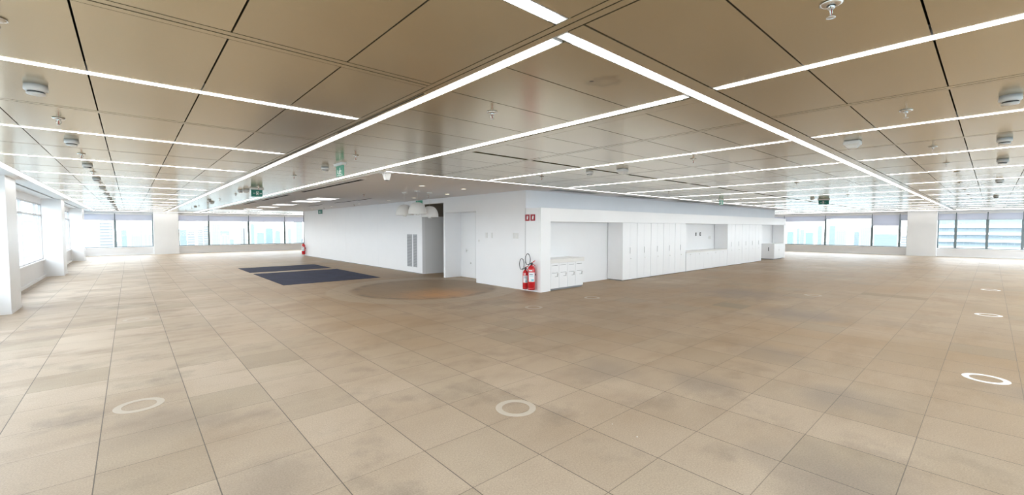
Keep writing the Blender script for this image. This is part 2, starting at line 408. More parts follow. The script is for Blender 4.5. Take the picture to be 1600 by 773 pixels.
for (a, b) in ((34.58, 34.80), (34.86, 35.4)): pm.box(-2.4, a, Z - 0.002, 35.5, b, Z + 0.04)
for (a, b) in ((34.58, 34.80), (34.86, 35.5)): pm.box(a, -2.4, Z - 0.002, b, 34.45, Z + 0.04)
pm.box(-2.4, -2.18, Z - 0.002, 34.45, -2.8, Z + 0.04)
pm.build('perimeter_ceiling', 'white', ce)

# ---- outer walls: parapet, head, bays of glass between columns
def wall_side(name, horiz, fixed, outer, a0, a1, sill, head, curb=True):
    r = struct_root(name)
    def bx(p0, p1, z0, z1, f0, f1, nm, m):
        if horiz: return B_(p0, f0, z0, p1, f1, z1).build(nm, m, r)
        return B_(f0, p0, z0, f1, p1, z1).build(nm, m, r)
    th = fixed + (outer - fixed) * 0.42
    bx(a0, a1, 0, sill, fixed, th, 'parapet', 'sill')
    bx(a0, a1, head, 2.75, fixed, th, 'head', 'white')
    s = 1 if outer < fixed else -1
    bx(a0, a1, sill - 0.03, sill, fixed + s * 0.03, fixed, 'sill_board', 'white')
    bx(a0, a1, 0, 0.07, fixed + s * 0.05, fixed, 'floor_trunking', 'trim_white')
    return r
wall_side('wall_west', False, X0, X0 - 0.25, Y0, Y1, 0.60, 2.46)
wall_side('wall_north', True, Y1, Y1 + 0.25, X0 - 0.25, X1 + 0.25, 0.49, 2.54)
wall_side('wall_east', False, X1, X1 + 0.25, Y0, Y1, 0.49, 2.54)
wall_side('wall_south', True, Y0, Y0 - 0.25, X0 - 0.25, X1 + 0.25, 0.60, 2.46)

colW = [(3.5, 4.5), (12.47, 13.5), (21.4, 22.42), (30.35, 31.3)]
colN = [(1.12, 2.36), (10.4, 11.65), (19.4, 20.65), (28.4, 29.65)]
colE = [(2.12, 3.40), (11.3, 12.6), (20.3, 21.6), (29.3, 30.6)]
def column(x0, y0, x1, y1, trim=None):
    r = struct_root('column'); B_(x0, y0, 0, x1, y1, 2.75).build('casing', 'column', r, 0.006)
    B_(x0 - 0.004, y0 - 0.004, 0, x1 + 0.004, y1 + 0.004, 0.05).build('skirting', 'trim_white', r)
for a, b in colW: column(X0 - 0.05, a, -1.73, b)
for a, b in colN: column(a, 34.78, b, Y1 + 0.05)
for a, b in colE: column(34.86, a, X1 + 0.05, b)
for a, b in ((8, 9), (17, 18), (26, 27)): column(a, Y0 - 0.05, b, -2.15)

wi = [0]
def bays(horiz, f, outer, edges, sill, head, transom=None, mw=0.06, fmat='mullion'):
    """edges: list of (start, end) clear spans"""
    for (a, b) in edges:
        wi[0] += 1
        r = struct_root('window_%d' % wi[0]); fr = MB(); pn = MB()
        fm_ = f + (0.05 if outer > f else -0.05)
        def bb(mb, p0, p1, z0, z1, t):
            if horiz: mb.box(p0, fm_ - t, z0, p1, fm_ + t, z1)
            else: mb.box(fm_ - t, p0, z0, fm_ + t, p1, z1)
        bb(fr, a, a + mw / 2, sill, head, 0.035); bb(fr, b - mw / 2, b, sill, head, 0.035)
        bb(fr, a + mw / 2, b - mw / 2, sill, sill + 0.035, 0.03); bb(fr, a + mw / 2, b - mw / 2, head - 0.04, head, 0.03)
        if transom: bb(fr, a + mw / 2, b - mw / 2, transom - 0.025, transom + 0.025, 0.03)
        fr.build('window_frame', fmat, r)
        bb(pn, a + mw / 2 - 0.01, b - mw / 2 + 0.01, sill + 0.02, head - 0.02, 0.006); pn.build('glass_pane', 'glass', r)
def spans(lo, hi, cols, cuts):
    pts = sorted([lo, hi] + [c for c in cuts if not any(a - 0.3 < c < b + 0.3 for a, b in cols) and lo < c < hi])
    out = []
    segs = []; cur = lo
    for a, b in cols:
        segs.append((cur, a)); cur = b
    segs.append((cur, hi))
    for s0, s1 in segs:
        ps = [s0] + [p for p in pts if s0 + 0.3 < p < s1 - 0.3] + [s1]
        out += list(zip(ps, ps[1:]))
    return out
W_sp = spans(Y0, Y1, colW, [0.0, 2.0, 6.5, 8.5, 10.5, 15.5, 17.9, 20.4, 24.6, 26.9, 29.2, 33.2])
N_sp = spans(X0, X1, colN, [-0.64, 4.0, 6.33, 8.66, 13.6, 15.9, 18.2, 22.6, 24.9, 27.2, 31.5, 33.5])
E_sp = spans(Y0, Y1, colE, [-1.1, 0.17, 1.38, 3.78, 5.09, 7.55, 10.0, 14.5, 16.8, 19.0, 23.5, 25.8, 28.0, 32.5])
S_sp = spans(X0, X1, [(8, 9), (17, 18), (26, 27)], [0.2, 2.5, 5.0, 11.3, 13.6, 15.5, 20.3, 22.6, 24.5, 29.3, 31.6, 33.5])
bays(False, X0, X0 - 0.25, W_sp, 0.60, 2.46, 2.08, 0.05, 'mullion_light')
bays(True, Y1, Y1 + 0.25, N_sp, 0.49, 2.54, None, 0.11)
bays(False, X1, X1 + 0.25, E_sp, 0.49, 2.54, None, 0.11)
bays(True, Y0, Y0 - 0.25, S_sp, 0.60, 2.46, 2.08, 0.05, 'mullion_light')

# ---- the core: west wall with alcove and corridor mouth, joinery wall behind
core = struct_root('wall_core')
WX = 7.8
wm = MB()
T = 0.12
wm.box(WX, 8.2, 0, WX + T, 10.36, Z)                      # switch wall
wm.box(WX, 10.36, 2.16, WX + T, 12.06, Z)                 # over the alcove
wm.box(WX, 12.06, 0, WX + 0.75, 12.16, Z)                 # fin between alcove and corridor
wm.box(WX, 12.16, 2.49, WX + T, 13.56, Z)                 # over the corridor
wm.box(WX, 13.56, 0, WX + T, 27.5, Z)                     # long wall
wm.box(WX + T, 10.26, 0, WX + 0.75, 10.36, 2.26)          # alcove jamb
wm.box(WX + 0.63, 10.36, 0, WX + 0.75, 12.06, 2.26)       # alcove back
wm.box(WX + T, 10.36, 2.16, WX + 0.63, 12.06, 2.26)       # alcove lid
wm.build('west_face', 'white', core)
c2 = MB()
c2.box(WX + T, 13.56, 0, 12.0, 13.64, 2.07)               # low corridor partition
c2.build('corridor_partition', 'column', core)
c3 = MB(); c3.box(WX + T, 13.9, 2.05, 12.0, 13.95, Z); c3.box(WX + T, 13.64, 2.03, 12.0, 13.9, 2.07); c3.box(12.0, 12.16, 0, 12.1, 13.9, Z); c3.box(WX + T, 12.06, 2.56, 12.0, 13.9, 2.62)
c3.box(WX + 0.75, 12.06, 0, 12.0, 12.16, Z)
c3.build('corridor_lining', 'beige_panel', core)
c4 = MB(); c4.box(WX + T, 8.22, 0, 27.2, 8.32, 2.17)
c4.build('niche_back', 'white', core)
c5 = MB(); c5.box(WX, 8.19, 2.17, 27.2, 8.199, Z); c5.box(WX + T, 8.2, 2.17, 27.2, 8.30, Z); c5.build('band_above_joinery', 'band', core)
c6 = MB(); c6.box(27.1, 8.30, 0, 27.2, 27.5, Z); c6.box(WX, 27.4, 0, 27.2, 27.5, Z); c6.build('far_faces', 'white', core)
jn = MB()                                                  # fixed joinery surround
jn.box(WX, 7.64, 0, 8.17, 8.2, 2.17); jn.box(8.17, 7.64, 1.82, 27.2, 8.2, 2.17); jn.box(26.95, 7.64, 0, 27.2, 8.2, 1.82)
tr = tag(jn.build('trim_1', 'joinery', None, 0.003), kind='structure')
sk = MB(); sk.box(WX - 0.012, 13.58, 0, WX, 27.5, 0.02); sk.box(WX - 0.006, 8.197, 0, WX - 0.001, 8.203, 2.17)
tag(sk.build('trim_2', 'seam'), kind='structure')
# seams of the wall lining
sm = MB()
for y in (17.2, 20.8, 24.4): sm.box(WX - 0.0015, y - 0.003, 0.02, WX, y + 0.003, Z)
tag(sm.build('trim_3', 'band'), kind='structure')
# alcove double door
dr = struct_root('door_1')
dx = WX + 0.63
for (a, b) in ((10.42, 11.20), (11.21, 12.0)):
    B_(dx - 0.012, a, 0.01, dx, b, 2.12).build('door_leaf', 'joinery', dr)
B_(dx - 0.004, 11.20, 0.01, dx - 0.002, 11.21, 2.12).build('meeting_gap', 'seam', dr)
MB().lathe([(0.012, 0), (0.012, 0.045)], 12, (dx - 0.055, 11.68, 0.9), 'X').box(dx - 0.06, 11.672, 0.84, dx - 0.045, 11.688, 0.96).build('door_handle', 'chrome', dr)
MB().lathe([(0.018, 0), (0.018, 0.01)], 12, (dx - 0.022, 11.47, 0.49), 'X').build('door_lock', 'chrome', dr)

# ================================================================== JOINERY UNITS
def tall_unit(w, label_):
    t = thing('tall_cabinet', (0, 0, 0), label_, 'cabinet', None)
    B_(0, 0.03, 0.03, w, 0.555, 1.818).build('carcass', 'joinery', t)
    B_(0.01, 0.06, 0, w - 0.01, 0.5, 0.03).build('plinth', 'seam', t)
    for k in range(2):
        a = k * w / 2; d = B_(a + 0.002, 0.0, 0.02, a + w / 2 - 0.002, 0.028, 1.812).build('door', 'joinery', t, 0.0015)
        if k == 1:
            B_(a + 0.0, -0.003, 0.84, a + 0.016, 0.001, 1.04).build('finger_pull', 'seam', d)
            MB().lathe([(0.013, 0), (0.013, 0.012)], 12, (a + 0.05, -0.011, 0.68), 'Y').build('lock', 'chrome', d)
    return t
TU = tall_unit(0.82, 'x')
xs = [11.45 + 0.83 * k for k in range(5)]
place = ['tall white cabinet with slim side panel facing the open alcove beside it', 'second tall white two-door cabinet from the alcove with drawer counter', 'middle one of the five tall white cabinets between alcove and counter niche',
         'fourth tall white two-door cabinet from the low drawer alcove, one from the counter niche', 'tall white two-door cabinet edging the counter niche on the alcove side']
place2 = ['tall white cabinet directly beyond the counter niche with sockets', 'second tall white cabinet beyond the counter niche', 'middle one of the five tall cabinets beyond the counter niche',
          'fourth tall white cabinet beyond the counter niche', 'last tall white cabinet, bordering the far alcove with a single base cabinet']
for i, x in enumerate(xs):
    if i == 0: TU.location = (x, 7.645, 0); TU['label'] = place[0]; TU['group'] = 'tall cabinets before the counter niche'
    else: dup(TU, (x, 7.645, 0), 0, place[i])
for i in range(5): dup(TU, (19.40 + 0.83 * i, 7.645, 0), 0, place2[i], 'tall cabinets beyond the counter niche')

def base_unit():
    t = thing('base_cabinet', (0, 0, 0), 'x', 'cabinet')
    B_(0, 0.03, 0.03, 0.746, 0.555, 0.70).build('carcass', 'joinery', t); B_(0.01, 0.06, 0, 0.736, 0.5, 0.03).build('plinth', 'seam', t)
    for k in range(2):
        a = k * 0.373; d = B_(a + 0.0015, 0, 0.02, a + 0.3715, 0.028, 0.70).build('door', 'joinery', t, 0.0015)
        if k == 0: MB().lathe([(0.014, 0), (0.014, 0.014)], 12, (a + 0.33, -0.013, 0.64), 'Y').build('knob', 'chrome', d)
    return t
BU = base_unit()
lb = ['low white base cabinet under the niche counter, next to the near tall cabinets', 'second low base cabinet under the niche counter counted from the near tall cabinets', 'low white base cabinet under the middle of the niche counter',
      'low base cabinet under the counter just below the pale socket plate', 'low white base cabinet under the niche counter, against the far tall cabinets']
for i in range(5):
    if i == 0: BU.location = (15.63, 7.645, 0); BU['label'] = lb[0]; BU['group'] = 'base cabinets under the niche counter'
    else: dup(BU, (15.63 + 0.75 * i, 7.645, 0), 0, lb[i])
o = B_(15.62, 7.64, 0.703, 19.38, 8.215, 0.75).build('worktop', 'top', None, 0.003); tag(o, 'long cream worktop inside the wall niche between the tall cabinets', 'worktop')
# low drawer units in first alcove
def drawer_unit():
    t = thing('drawer_cabinet', (0, 0, 0), 'x', 'cabinet')
    B_(0, 0.025, 0.05, 0.333, 0.555, 0.725).build('carcass', 'joinery', t)
    B_(0.0, 0.05, 0, 0.333, 0.5, 0.05).build('plinth', 'seam', t)
    d = B_(0.002, 0, 0.665, 0.331, 0.024, 0.722).build('drawer', 'joinery', t, 0.0015)
    B_(0.05, -0.002, 0.658, 0.27, 0.001, 0.667).build('finger_pull', 'seam', d)
    d = B_(0.002, 0, 0.055, 0.331, 0.024, 0.658).build('door', 'joinery', t, 0.0015)
    B_(0.05, -0.002, 0.462, 0.285, 0.001, 0.470).build('finger_pull', 'seam', d)
    k = MB().lathe([(0.012, 0), (0.012, 0.012)], 12, (0.27, -0.011, 0.435), 'Y').build('lock', 'chrome', d)
    B_(0.255, -0.004, 0.375, 0.285, -0.001, 0.425).build('lock_tag', 'grille', k)
    B_(0.17, -0.003, 0.362, 0.285, -0.001, 0.372).build('tag_line', 'seam', k)
    return t
DU = drawer_unit()
ld = ['white drawer cabinet against the pier with the extinguishers, closest to it of four', 'second white drawer cabinet in the alcove from the extinguisher pier', 'third white drawer cabinet in the alcove from the extinguisher pier', 'white drawer cabinet at the open end of the counter, beside bare alcove floor']
for i in range(4):
    if i == 0: DU.location = (8.19, 7.655, 0); DU['label'] = ld[0]; DU['group'] = 'drawer cabinets in the first alcove'
    else: dup(DU, (8.19 + 0.336 * i, 7.655, 0), 0, ld[i])
o = B_(8.175, 7.64, 0.727, 9.56, 8.215, 0.83).build('worktop', 'top', None, 0.003); tag(o, 'thick cream worktop on the four drawer cabinets beside the extinguishers', 'worktop')
# far alcove base cabinet
t = thing('base_cabinet', (24.95, 7.5, 0), 'single low white cabinet standing in the far alcove past the tall cabinets', 'cabinet')
B_(0.02, 0.02, 0.05, 1.5, 0.7, 0.80).build('carcass', 'joinery', t); B_(0.05, 0.06, 0, 1.45, 0.65, 0.05).build('plinth', 'seam', t)
for k in range(2):
    d = B_(0.022 + 0.74 * k, 0, 0.06, 0.757 + 0.74 * k, 0.02, 0.78).build('door', 'joinery', t, 0.0015)
    MB().lathe([(0.014, 0), (0.014, 0.014)], 12, (0.70 + 0.1 * k, -0.013, 0.5), 'Y').build('knob', 'chrome', d)
B_(0.005, 0.25, 0.45, 0.021, 0.29, 0.65).build('side_pull', 'seam', t)
B_(0.0, -0.01, 0.80, 1.52, 0.7, 0.825).build('top', 'joinery', t)

# sockets and switches
def plate(name, loc, face, w, h, label_, dark=False, grp=None):
    """face 'x' = on a wall facing -X, 'y' = facing -Y"""
    t = thing(name, loc, label_, 'socket' if 'socket' in name else 'switch', grp)
    mb, sw = MB(), MB()
    if face == 'x': mb.box(-0.012, -w / 2, -h / 2, 0, w / 2, h / 2); sw.box(-0.017, -w / 5, -h / 5, -0.011, w / 5, h / 5)
    else: mb.box(-w / 2, -0.012, -h / 2, w / 2, 0, h / 2); sw.box(-w / 5, -0.017, -h / 5, w / 5, -0.011, h / 5)
    mb.build('plate', 'deviceslot' if dark else 'device', t, 0.002); sw.build('insert' if dark else 'rocker', 'trim_white', t)
plate('wall_switch', (WX, 9.85, 1.44), 'x', 0.09, 0.15, 'white switch plate on the corner wall, nearer the recessed double door')
plate('wall_switch', (WX, 9.60, 1.44), 'x', 0.07, 0.15, 'slim white switch plate, second from the recessed double door')
plate('wall_switch', (WX, 8.66, 1.44), 'x', 0.05, 0.15, 'slimmer white switch plate of the pair near the outer wall corner')
plate('wall_switch', (WX, 8.54, 1.44), 'x', 0.12, 0.15, 'wide white switch plate near the outer wall corner by the red signs')
plate('wall_switch', (WX, 10.22, 1.27), 'x', 0.04, 0.06, 'tiny button plate on the wall edge just outside the recessed double door')
plate('wall_socket', (17.62, 8.22, 1.40), 'y', 0.09, 0.12, 'dark socket in the counter niche, the one nearer the drawer alcove', True)
plate('wall_socket', (18.02, 8.22, 1.40), 'y', 0.10, 0.14, 'dark socket in the counter niche, nearer the pale socket plate', True)
plate('wall_socket', (18.95, 8.22, 1.24), 'y', 0.20, 0.12, 'pale double socket plate low in the counter niche')
# dark shelf pins on the niche edge
# wall grilles
for i, (a, b, nm) in enumerate(((14.30, 14.66, 'tall grey wall grille, the one farther from the corridor opening'), (13.93, 14.20, 'tall grey wall grille, the one next to the corridor opening'))):
    t = thing('wall_grille', (WX, (a + b) / 2, 0.22), nm, 'grille', 'tall wall grilles'); h = (b - a) / 2
    f = MB(); f.box(-0.012, -h, 0, 0, -h + 0.02, 1.2).box(-0.012, h - 0.02, 0, 0, h, 1.2).box(-0.012, -h, 0, 0, h, 0.02).box(-0.012, -h, 1.18, 0, h, 1.2); f.build('grille_frame', 'grille', t)
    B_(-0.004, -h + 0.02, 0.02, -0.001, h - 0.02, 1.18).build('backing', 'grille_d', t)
    s = MB()
    for k in range(38): s.box(-0.011, -h + 0.02, 0.03 + k * 0.0304, -0.003, h - 0.02, 0.03 + k * 0.0304 + 0.02)
    s.build('slats', 'grille', t)

# ================================================================== SAFETY EQUIPMENT
def extinguisher(R, hb, label_, loc, rz=0.0):
    t = thing('fire_extinguisher', loc, label_, 'fire extinguisher')
    MB().lathe([(0.0, 0), (R * 0.85, 0.0), (R, 0.02), (R, hb * 0.80), (R * 0.93, hb * 0.88), (R * 0.6, hb * 0.96), (R * 0.28, hb), (0.0, hb)], 32).build('cylinder', 'red', t)
    MB().lathe([(R * 0.90, -0.03), (R * 0.97, -0.03), (R * 0.97, 0.03), (R * 0.90, 0.03)], 32).build('base_ring', 'red', t)
    MB().lathe([(0.02, hb - 0.01), (0.024, hb + 0.05), (0.016, hb + 0.07)], 16).box(-0.012, -0.04, hb + 0.03, 0.012, 0.02, hb + 0.05).build('valve', 'black', t)
    l = MB(); l.tube([(0, 0.01, hb + 0.05), (0.0, -0.06, hb + 0.085), (0, -0.13, hb + 0.12)], 0.009); l.tube([(0, 0.0, hb + 0.03), (0, -0.07, hb + 0.02), (0, -0.13, hb + 0.0)], 0.008); l.build('lever', 'red', t)
    # hose loop standing up and down beside the cylinder
    pts = []
    for k in range(25):
        a = -0.35 * PI + k / 24 * 1.75 * PI
        pts.append((-0.02, 0.115 + 0.088 * math.cos(a), hb + 0.14 + 0.15 * math.sin(a)))
    pts = [(0, 0.02, hb + 0.04)] + pts[::-1][:0] + pts
    MB().tube(pts, 0.0085).build('hose', 'black', t)
    def wrap(z0, z1, a0, a1, r, n=14):
        mb = MB(); bm = mb.bm; prev = None
        for k in range(n + 1):
            a = a0 + (a1 - a0) * k / n
            c = [bm.verts.new((rr * math.cos(a), rr * math.sin(a), z)) for rr in (r, r + 0.002) for z in (z0, z1)]
            if prev:
                bm.faces.new((prev[0], c[0], c[1], prev[1])); bm.faces.new((prev[2], prev[3], c[3], c[2])); bm.faces.new((prev[0], prev[2], c[2], c[0])); bm.faces.new((prev[1], c[1], c[3], prev[3]))
            else: bm.faces.new((c[0], c[1], c[3], c[2]))
            prev = c
        bm.faces.new((prev[0], prev[2], prev[3], prev[1])); return mb
    f = 1.28 * PI
    lab = wrap(hb * 0.30, hb * 0.70, f - 0.9, f + 0.9, R + 0.001).build('label', 'label', t)
    wrap(hb * 0.33, hb * 0.42, f - 0.1, f + 0.55, R + 0.003).build('label_print', 'cyan', lab)
    ln = wrap(hb * 0.60, hb * 0.625, f - 0.6, f + 0.3, R + 0.003).build('label_print', 'ink', lab)
    wrap(hb * 0.54, hb * 0.555, f - 0.6, f + 0.5, R + 0.003).build('label_print', 'cyan', lab)
    wrap(hb * 0.76, hb * 0.80, f - 0.8, f + 0.1, R + 0.001).build('inspection_tag', 'label', t)
    B_(0.0, -0.03, hb * 0.55, R + 0.035, 0.03, hb * 0.62).build('wall_bracket', 'black', t)
    t.rotation_euler = (0, 0, rz); return t
EX = extinguisher(0.095, 0.60, 'larger red fire extinguisher on the pier below the two red signs', (WX - 0.13, 7.84, 0.10))
extinguisher(0.072, 0.47, 'smaller red fire extinguisher beside the larger one, nearer the switch wall', (WX - 0.11, 8.09, 0.09))
dup(EX, (WX - 0.135, 27.15, 0.12), 0, 'red fire extinguisher at the far end of the long white wall by the windows')

for i, (yc, nm) in enumerate(((8.13, 'red square extinguisher sign with slim pictogram, touching the dark wall seam'), (7.925, 'red square extinguisher sign, the one nearer the joinery header corner'))):
    t = thing('extinguisher_sign', (WX, yc, 1.84), nm, 'sign', 'red extinguisher signs')
    B_(-0.004, -0.085, 0, 0, 0.085, 0.165).build('sign_plate', 'signred', t)
    p = MB(); p.box(-0.006, -0.022, 0.035, -0.004, 0.022, 0.105).box(-0.006, -0.012, 0.105, -0.004, 0.012, 0.120).box(-0.006, -0.03, 0.120, -0.004, 0.014, 0.129).box(-0.006, -0.036, 0.075, -0.004, -0.028, 0.129)
    p.build('pictogram', 'signwhite', t)

def exit_sign(loc, rz, label_, w, h, top=True, lit=False, drop=0.04):
    t = thing('exit_sign', loc, label_, 'exit sign', None, rz)
    if top: MB().taper(0, 0, -drop, w / 2 + 0.02, 0.03, 0.0, w / 2 + 0.03, 0.04).build('housing', 'device', t, 0.003)
    B_(-w / 2, -0.006, -drop - h, w / 2, 0.006, -drop).build('sign_panel', 'signgreen_lit' if lit else 'signgreen', t)
    for s in (-1, 1):
        p = MB(); y0, y1 = (-0.009, -0.006) if s < 0 else (0.006, 0.009)
        z = -drop - h; k = h / 0.2
        def bx(a, b, c, d): p.box(a * k, y0, z + b * k, c * k, y1, z + d * k)
        if lit:     # running figure with a white bar
            bx(-0.03, 0.13, 0.0, 0.165); bx(-0.055, 0.08, 0.01, 0.125); bx(-0.095, 0.09, -0.055, 0.102); bx(0.01, 0.095, 0.05, 0.107); bx(-0.02, 0.05, 0.035, 0.08); bx(0.025, 0.03, 0.04, 0.05); bx(-0.085, 0.045, -0.02, 0.06); bx(0.06, 0.06, 0.12, 0.075); bx(0.105, 0.06, 0.12, 0.13); bx(-0.14, 0.012, 0.14, 0.024)
        else:       # door outline, figure and arrow
            bx(-0.02, 0.045, -0.01, 0.15); bx(0.045, 0.045, 0.055, 0.15); bx(-0.02, 0.14, 0.055, 0.15); bx(-0.02, 0.045, 0.055, 0.055); bx(0.005, 0.07, 0.028, 0.12); bx(-0.1, 0.09, -0.04, 0.10); bx(0.07, 0.09, 0.13, 0.10); bx(0.10, 0.075, 0.115, 0.115)
        p.build('pictogram', 'signwhite', t)
    return t
exit_sign((2.46, 6.75, Z), PI / 2, 'green hanging exit sign with white running figure and white housing', 0.30, 0.16, True, True)
exit_sign((2.42, 12.35, Z), 0, 'dark green hanging exit sign with door pictogram and arrow, between strip lights', 0.25, 0.17, True)
exit_sign((WX - 0.02, 13.72, Z - 0.02), PI / 2, 'green exit sign on the wall over the corridor opening behind the pendants', 0.45, 0.14, False, True, 0.0)
exit_sign((WX - 0.02, 24.4, Z - 0.01), PI / 2, 'green exit sign on the long white wall near the far windows', 0.62, 0.22, False, False, 0.0)
exit_sign((17.95, 3.91, Z), PI / 2, 'green exit sign hanging in front of the far windows past the joinery', 0.30, 0.14, True)
exit_sign((15.3, 6.27, Z), 0, 'small green exit sign hanging by the light line above the joinery', 0.3, 0.16, True, True)

# ================================================================== CEILING LIGHTS
def strip(name, x0, x1, y0, y1, label_, m='strip', grp=None, loc=True, cap=0.06, depth=0.05):
    cx, cy = (x0 + x1) / 2, (y0 + y1) / 2
    t = thing(name, (cx, cy, Z), label_, 'ceiling light', grp)
    hx, hy = (x1 - x0) / 2, (y1 - y0) / 2
    h = MB(); h.box(-hx, -hy, depth, hx, hy, depth + 0.01)
    h.box(-hx, -hy, 0, -hx + 0.004, hy, depth); h.box(hx - 0.004, -hy, 0, hx, hy, depth); h.box(-hx + 0.004, -hy, 0, hx - 0.004, -hy + 0.004, depth); h.box(-hx + 0.004, hy - 0.004, 0, hx - 0.004, hy, depth)
    h.build('housing', 'trim_white', t)
    dx, dy = (hx - 0.004, hy - cap) if hy > hx else (hx - cap, hy - 0.004)
    B_(-dx, -dy, -0.002, dx, dy, 0.012).build('diffuser', m, t)
    return t
XA0, XA1 = -1.40, 1.598
p0 = None
for i, k in enumerate(Kk[:13] + [Kk[13]] if Kk[13] < 34.3 else Kk[:13]):
    if k > 34.3: continue
    if i == 0: lb_ = 'strip light in line with the crosswise run, ending across the long run corner'
    else: lb_ = '%s crosswise strip light from the corner in the bay along the side windows' % ORD[i - 1]
    if p0 is None: p0 = strip('strip_light', XA0, XA1, k - 0.038, k + 0.038, lb_, 'strip', 'crosswise strip lights by the side windows')
    else: dup(p0, ((XA0 + XA1) / 2, k, Z), 0, lb_)
p1 = None
for i, x in enumerate(Dl):
    lb_ = '%s strip light from the corner on the open-floor side of the crosswise run' % ORD[i]
    if p1 is None: p1 = strip('strip_light', x - 0.038, x + 0.038, -2.04, 1.368, lb_, 'strip', 'strip lights on the open-floor side')
    else: dup(p1, (x, (-2.04 + 1.368) / 2, Z), 0, lb_)
p2 = None
for i, x in enumerate(Cl):
    lb_ = '%s strip light from the corner between the crosswise run and the joinery wall' % ORD[i]
    if p2 is None: p2 = strip('strip_light', x - 0.038, x + 0.038, 1.562, 7.04, lb_, 'strip', 'strip lights in the bays before the joinery wall')
    else: dup(p2, (x, (1.562 + 7.04) / 2, Z), 0, lb_)
for i, y in enumerate(Ey): strip('strip_light', 3.45, 34.4, y - 0.038, y + 0.038, '%s strip light running beyond the far end of the long white wall' % ORD[i], 'strip', 'strip lights beyond the core')
for i, x in enumerate(Fl): strip('strip_light', x - 0.038, x + 0.038, 7.25, 27.4, '%s strip light running beyond the end of the joinery wall' % ORD[i], 'strip', 'strip lights past the joinery wall')
strip('strip_light', 1.696, 1.776, 1.58, 34.4, 'broad continuous strip light running from the corner to the far column', 'strip', cap=0.02)
strip('strip_light', 1.70, 34.4, 1.480, 1.556, 'broad continuous strip light running from the corner towards the distant right-hand column', 'strip', cap=0.12)
strip('strip_light', 3.137, 3.236, 1.58, 34.4, 'continuous strip light along the edge where metal ceiling meets plaster', 'strip', cap=0.05)
strip('cove_light', 3.42, 34.4, 7.125, 7.20, 'thin white light line between metal ceiling and plaster band above the joinery', 'edge', cap=0.01)
strip('cove_light', -1.545, -1.425, -2.04, 34.43, 'white light line along the side windows ahead of the columns', 'edge', cap=0.01)
strip('cove_light', -1.42, 34.44, 34.46, 34.57, 'white light line in front of the far windows behind the navy carpets', 'edge', cap=0.01)
strip('cove_light', 34.46, 34.57, -2.04, 34.43, 'white light line in front of the windows past the joinery wall', 'edge', cap=0.01)
strip('cove_light', -1.42, 34.44, -2.17, -2.06, 'white light line along the windows behind the viewpoint', 'edge', cap=0.01)

# recessed panel lights in the plaster
pp = None
for i, (x, y) in enumerate(((4.98, 15.3), (4.95, 17.1), (4.95, 20.1), (4.92, 22.9), (4.9, 26.0))):
    lb_ = '%s rectangular ceiling panel light from the pendant lamps' % ORD[i]
    if pp is None:
        pp = thing('panel_light', (x, y, Z), lb_, 'ceiling light', 'rectangular panel lights in the plaster ceiling')
        f = MB(); f.box(-0.40, -0.60, -0.008, 0.40, -0.57, 0).box(-0.40, 0.57, -0.008, 0.40, 0.60, 0).box(-0.40, -0.57, -0.008, -0.37, 0.57, 0).box(0.37, -0.57, -0.008, 0.40, 0.57, 0); f.build('panel_frame', 'trim_white', pp)
        B_(-0.37, -0.57, -0.005, 0.37, 0.57, -0.0005).build('diffuser', 'panel_light', pp)
    else: dup(pp, (x, y, Z), 0, lb_)
dl = None
DN = ((5.2, 9.03, 'round downlight nearest the corner of the plaster ceiling, before the pendants'), (6.4, 9.03, 'round downlight nearest the outer wall corner'), (7.0, 10.7, 'round downlight close to the wall between alcove and corner'),
      (7.05, 12.75, 'round downlight at the wall by the green sign over the corridor'), (7.05, 14.6, 'first round downlight past the corridor, along the long wall'), (7.05, 17.3, 'second round downlight past the corridor'),
      (7.05, 20.5, 'third round downlight past the corridor'), (7.05, 23.4, 'last round downlight by the far exit sign'))
for x, y, lb_ in DN:
    if dl is None:
        dl = thing('downlight', (x, y, Z), lb_, 'ceiling light', 'round downlights in the plaster ceiling')
        MB().lathe([(0.062, -0.001), (0.062, -0.006), (0.085, -0.006), (0.088, 0.0)], 28, close=False).build('trim_ring', 'trim_white', dl)
        MB().lathe([(0.0, -0.003), (0.062, -0.003), (0.062, -0.001), (0.0, -0.001)], 28, close=False).build('lens', 'down', dl)
    else: dup(dl, (x, y, Z), 0, lb_)

# pendant lamps
def pendant(label_, loc, r, zt, zb, drop=0.0):
    t = thing('pendant_lamp', loc, label_, 'pendant lamp', 'white dome pendants')
    h = zt - zb; pr = []
    for k in range(13):
        a = k / 12 * PI / 2; pr.append((r * math.cos(a) ** 0.8 if k < 12 else 0.03, zb - Z + h * math.sin(a)))
    inn = [(max(0.0, a - 0.008), b - 0.008) for a, b in pr[::-1]]; inn[-1] = (r - 0.008, zb - Z)
    MB().lathe(pr + inn, 40, close=False).build('shade', 'shade', t)
    MB().lathe([(0.0, 0.0), (0.07, 0.0), (0.07, -0.025), (0.0, -0.03)], 24, close=False).build('ceiling_canopy', 'device', t)
    MB().tube([(0, 0, -0.025), (0, 0, zt - Z - 0.004)], 0.004, 8).build('cable', 'device', t)
    MB().lathe([(0.0, zb - Z + 0.12), (0.04, zb - Z + 0.11), (0.05, zb - Z + 0.03), (0.045, zb - Z - 0.035), (0.0, zb - Z - 0.04)], 20, close=False).build('lamp', 'device', t)
    MB().tube([(0, 0, zt - Z - 0.01), (0, 0, zb - Z + 0.11)], 0.012, 8).build('lamp_holder', 'device', t)
pendant('front white dome pendant lamp, hanging before the other two', (5.80, 10.32, Z), 0.245, 2.345, 2.03)
pendant('white dome pendant lamp partly behind the front one, on the long-wall side', (5.77, 10.98, Z), 0.245, 2.31, 2.01)
pendant('white dome pendant lamp in front of the corridor opening', (6.32, 10.56, Z), 0.245, 2.268, 1.96)

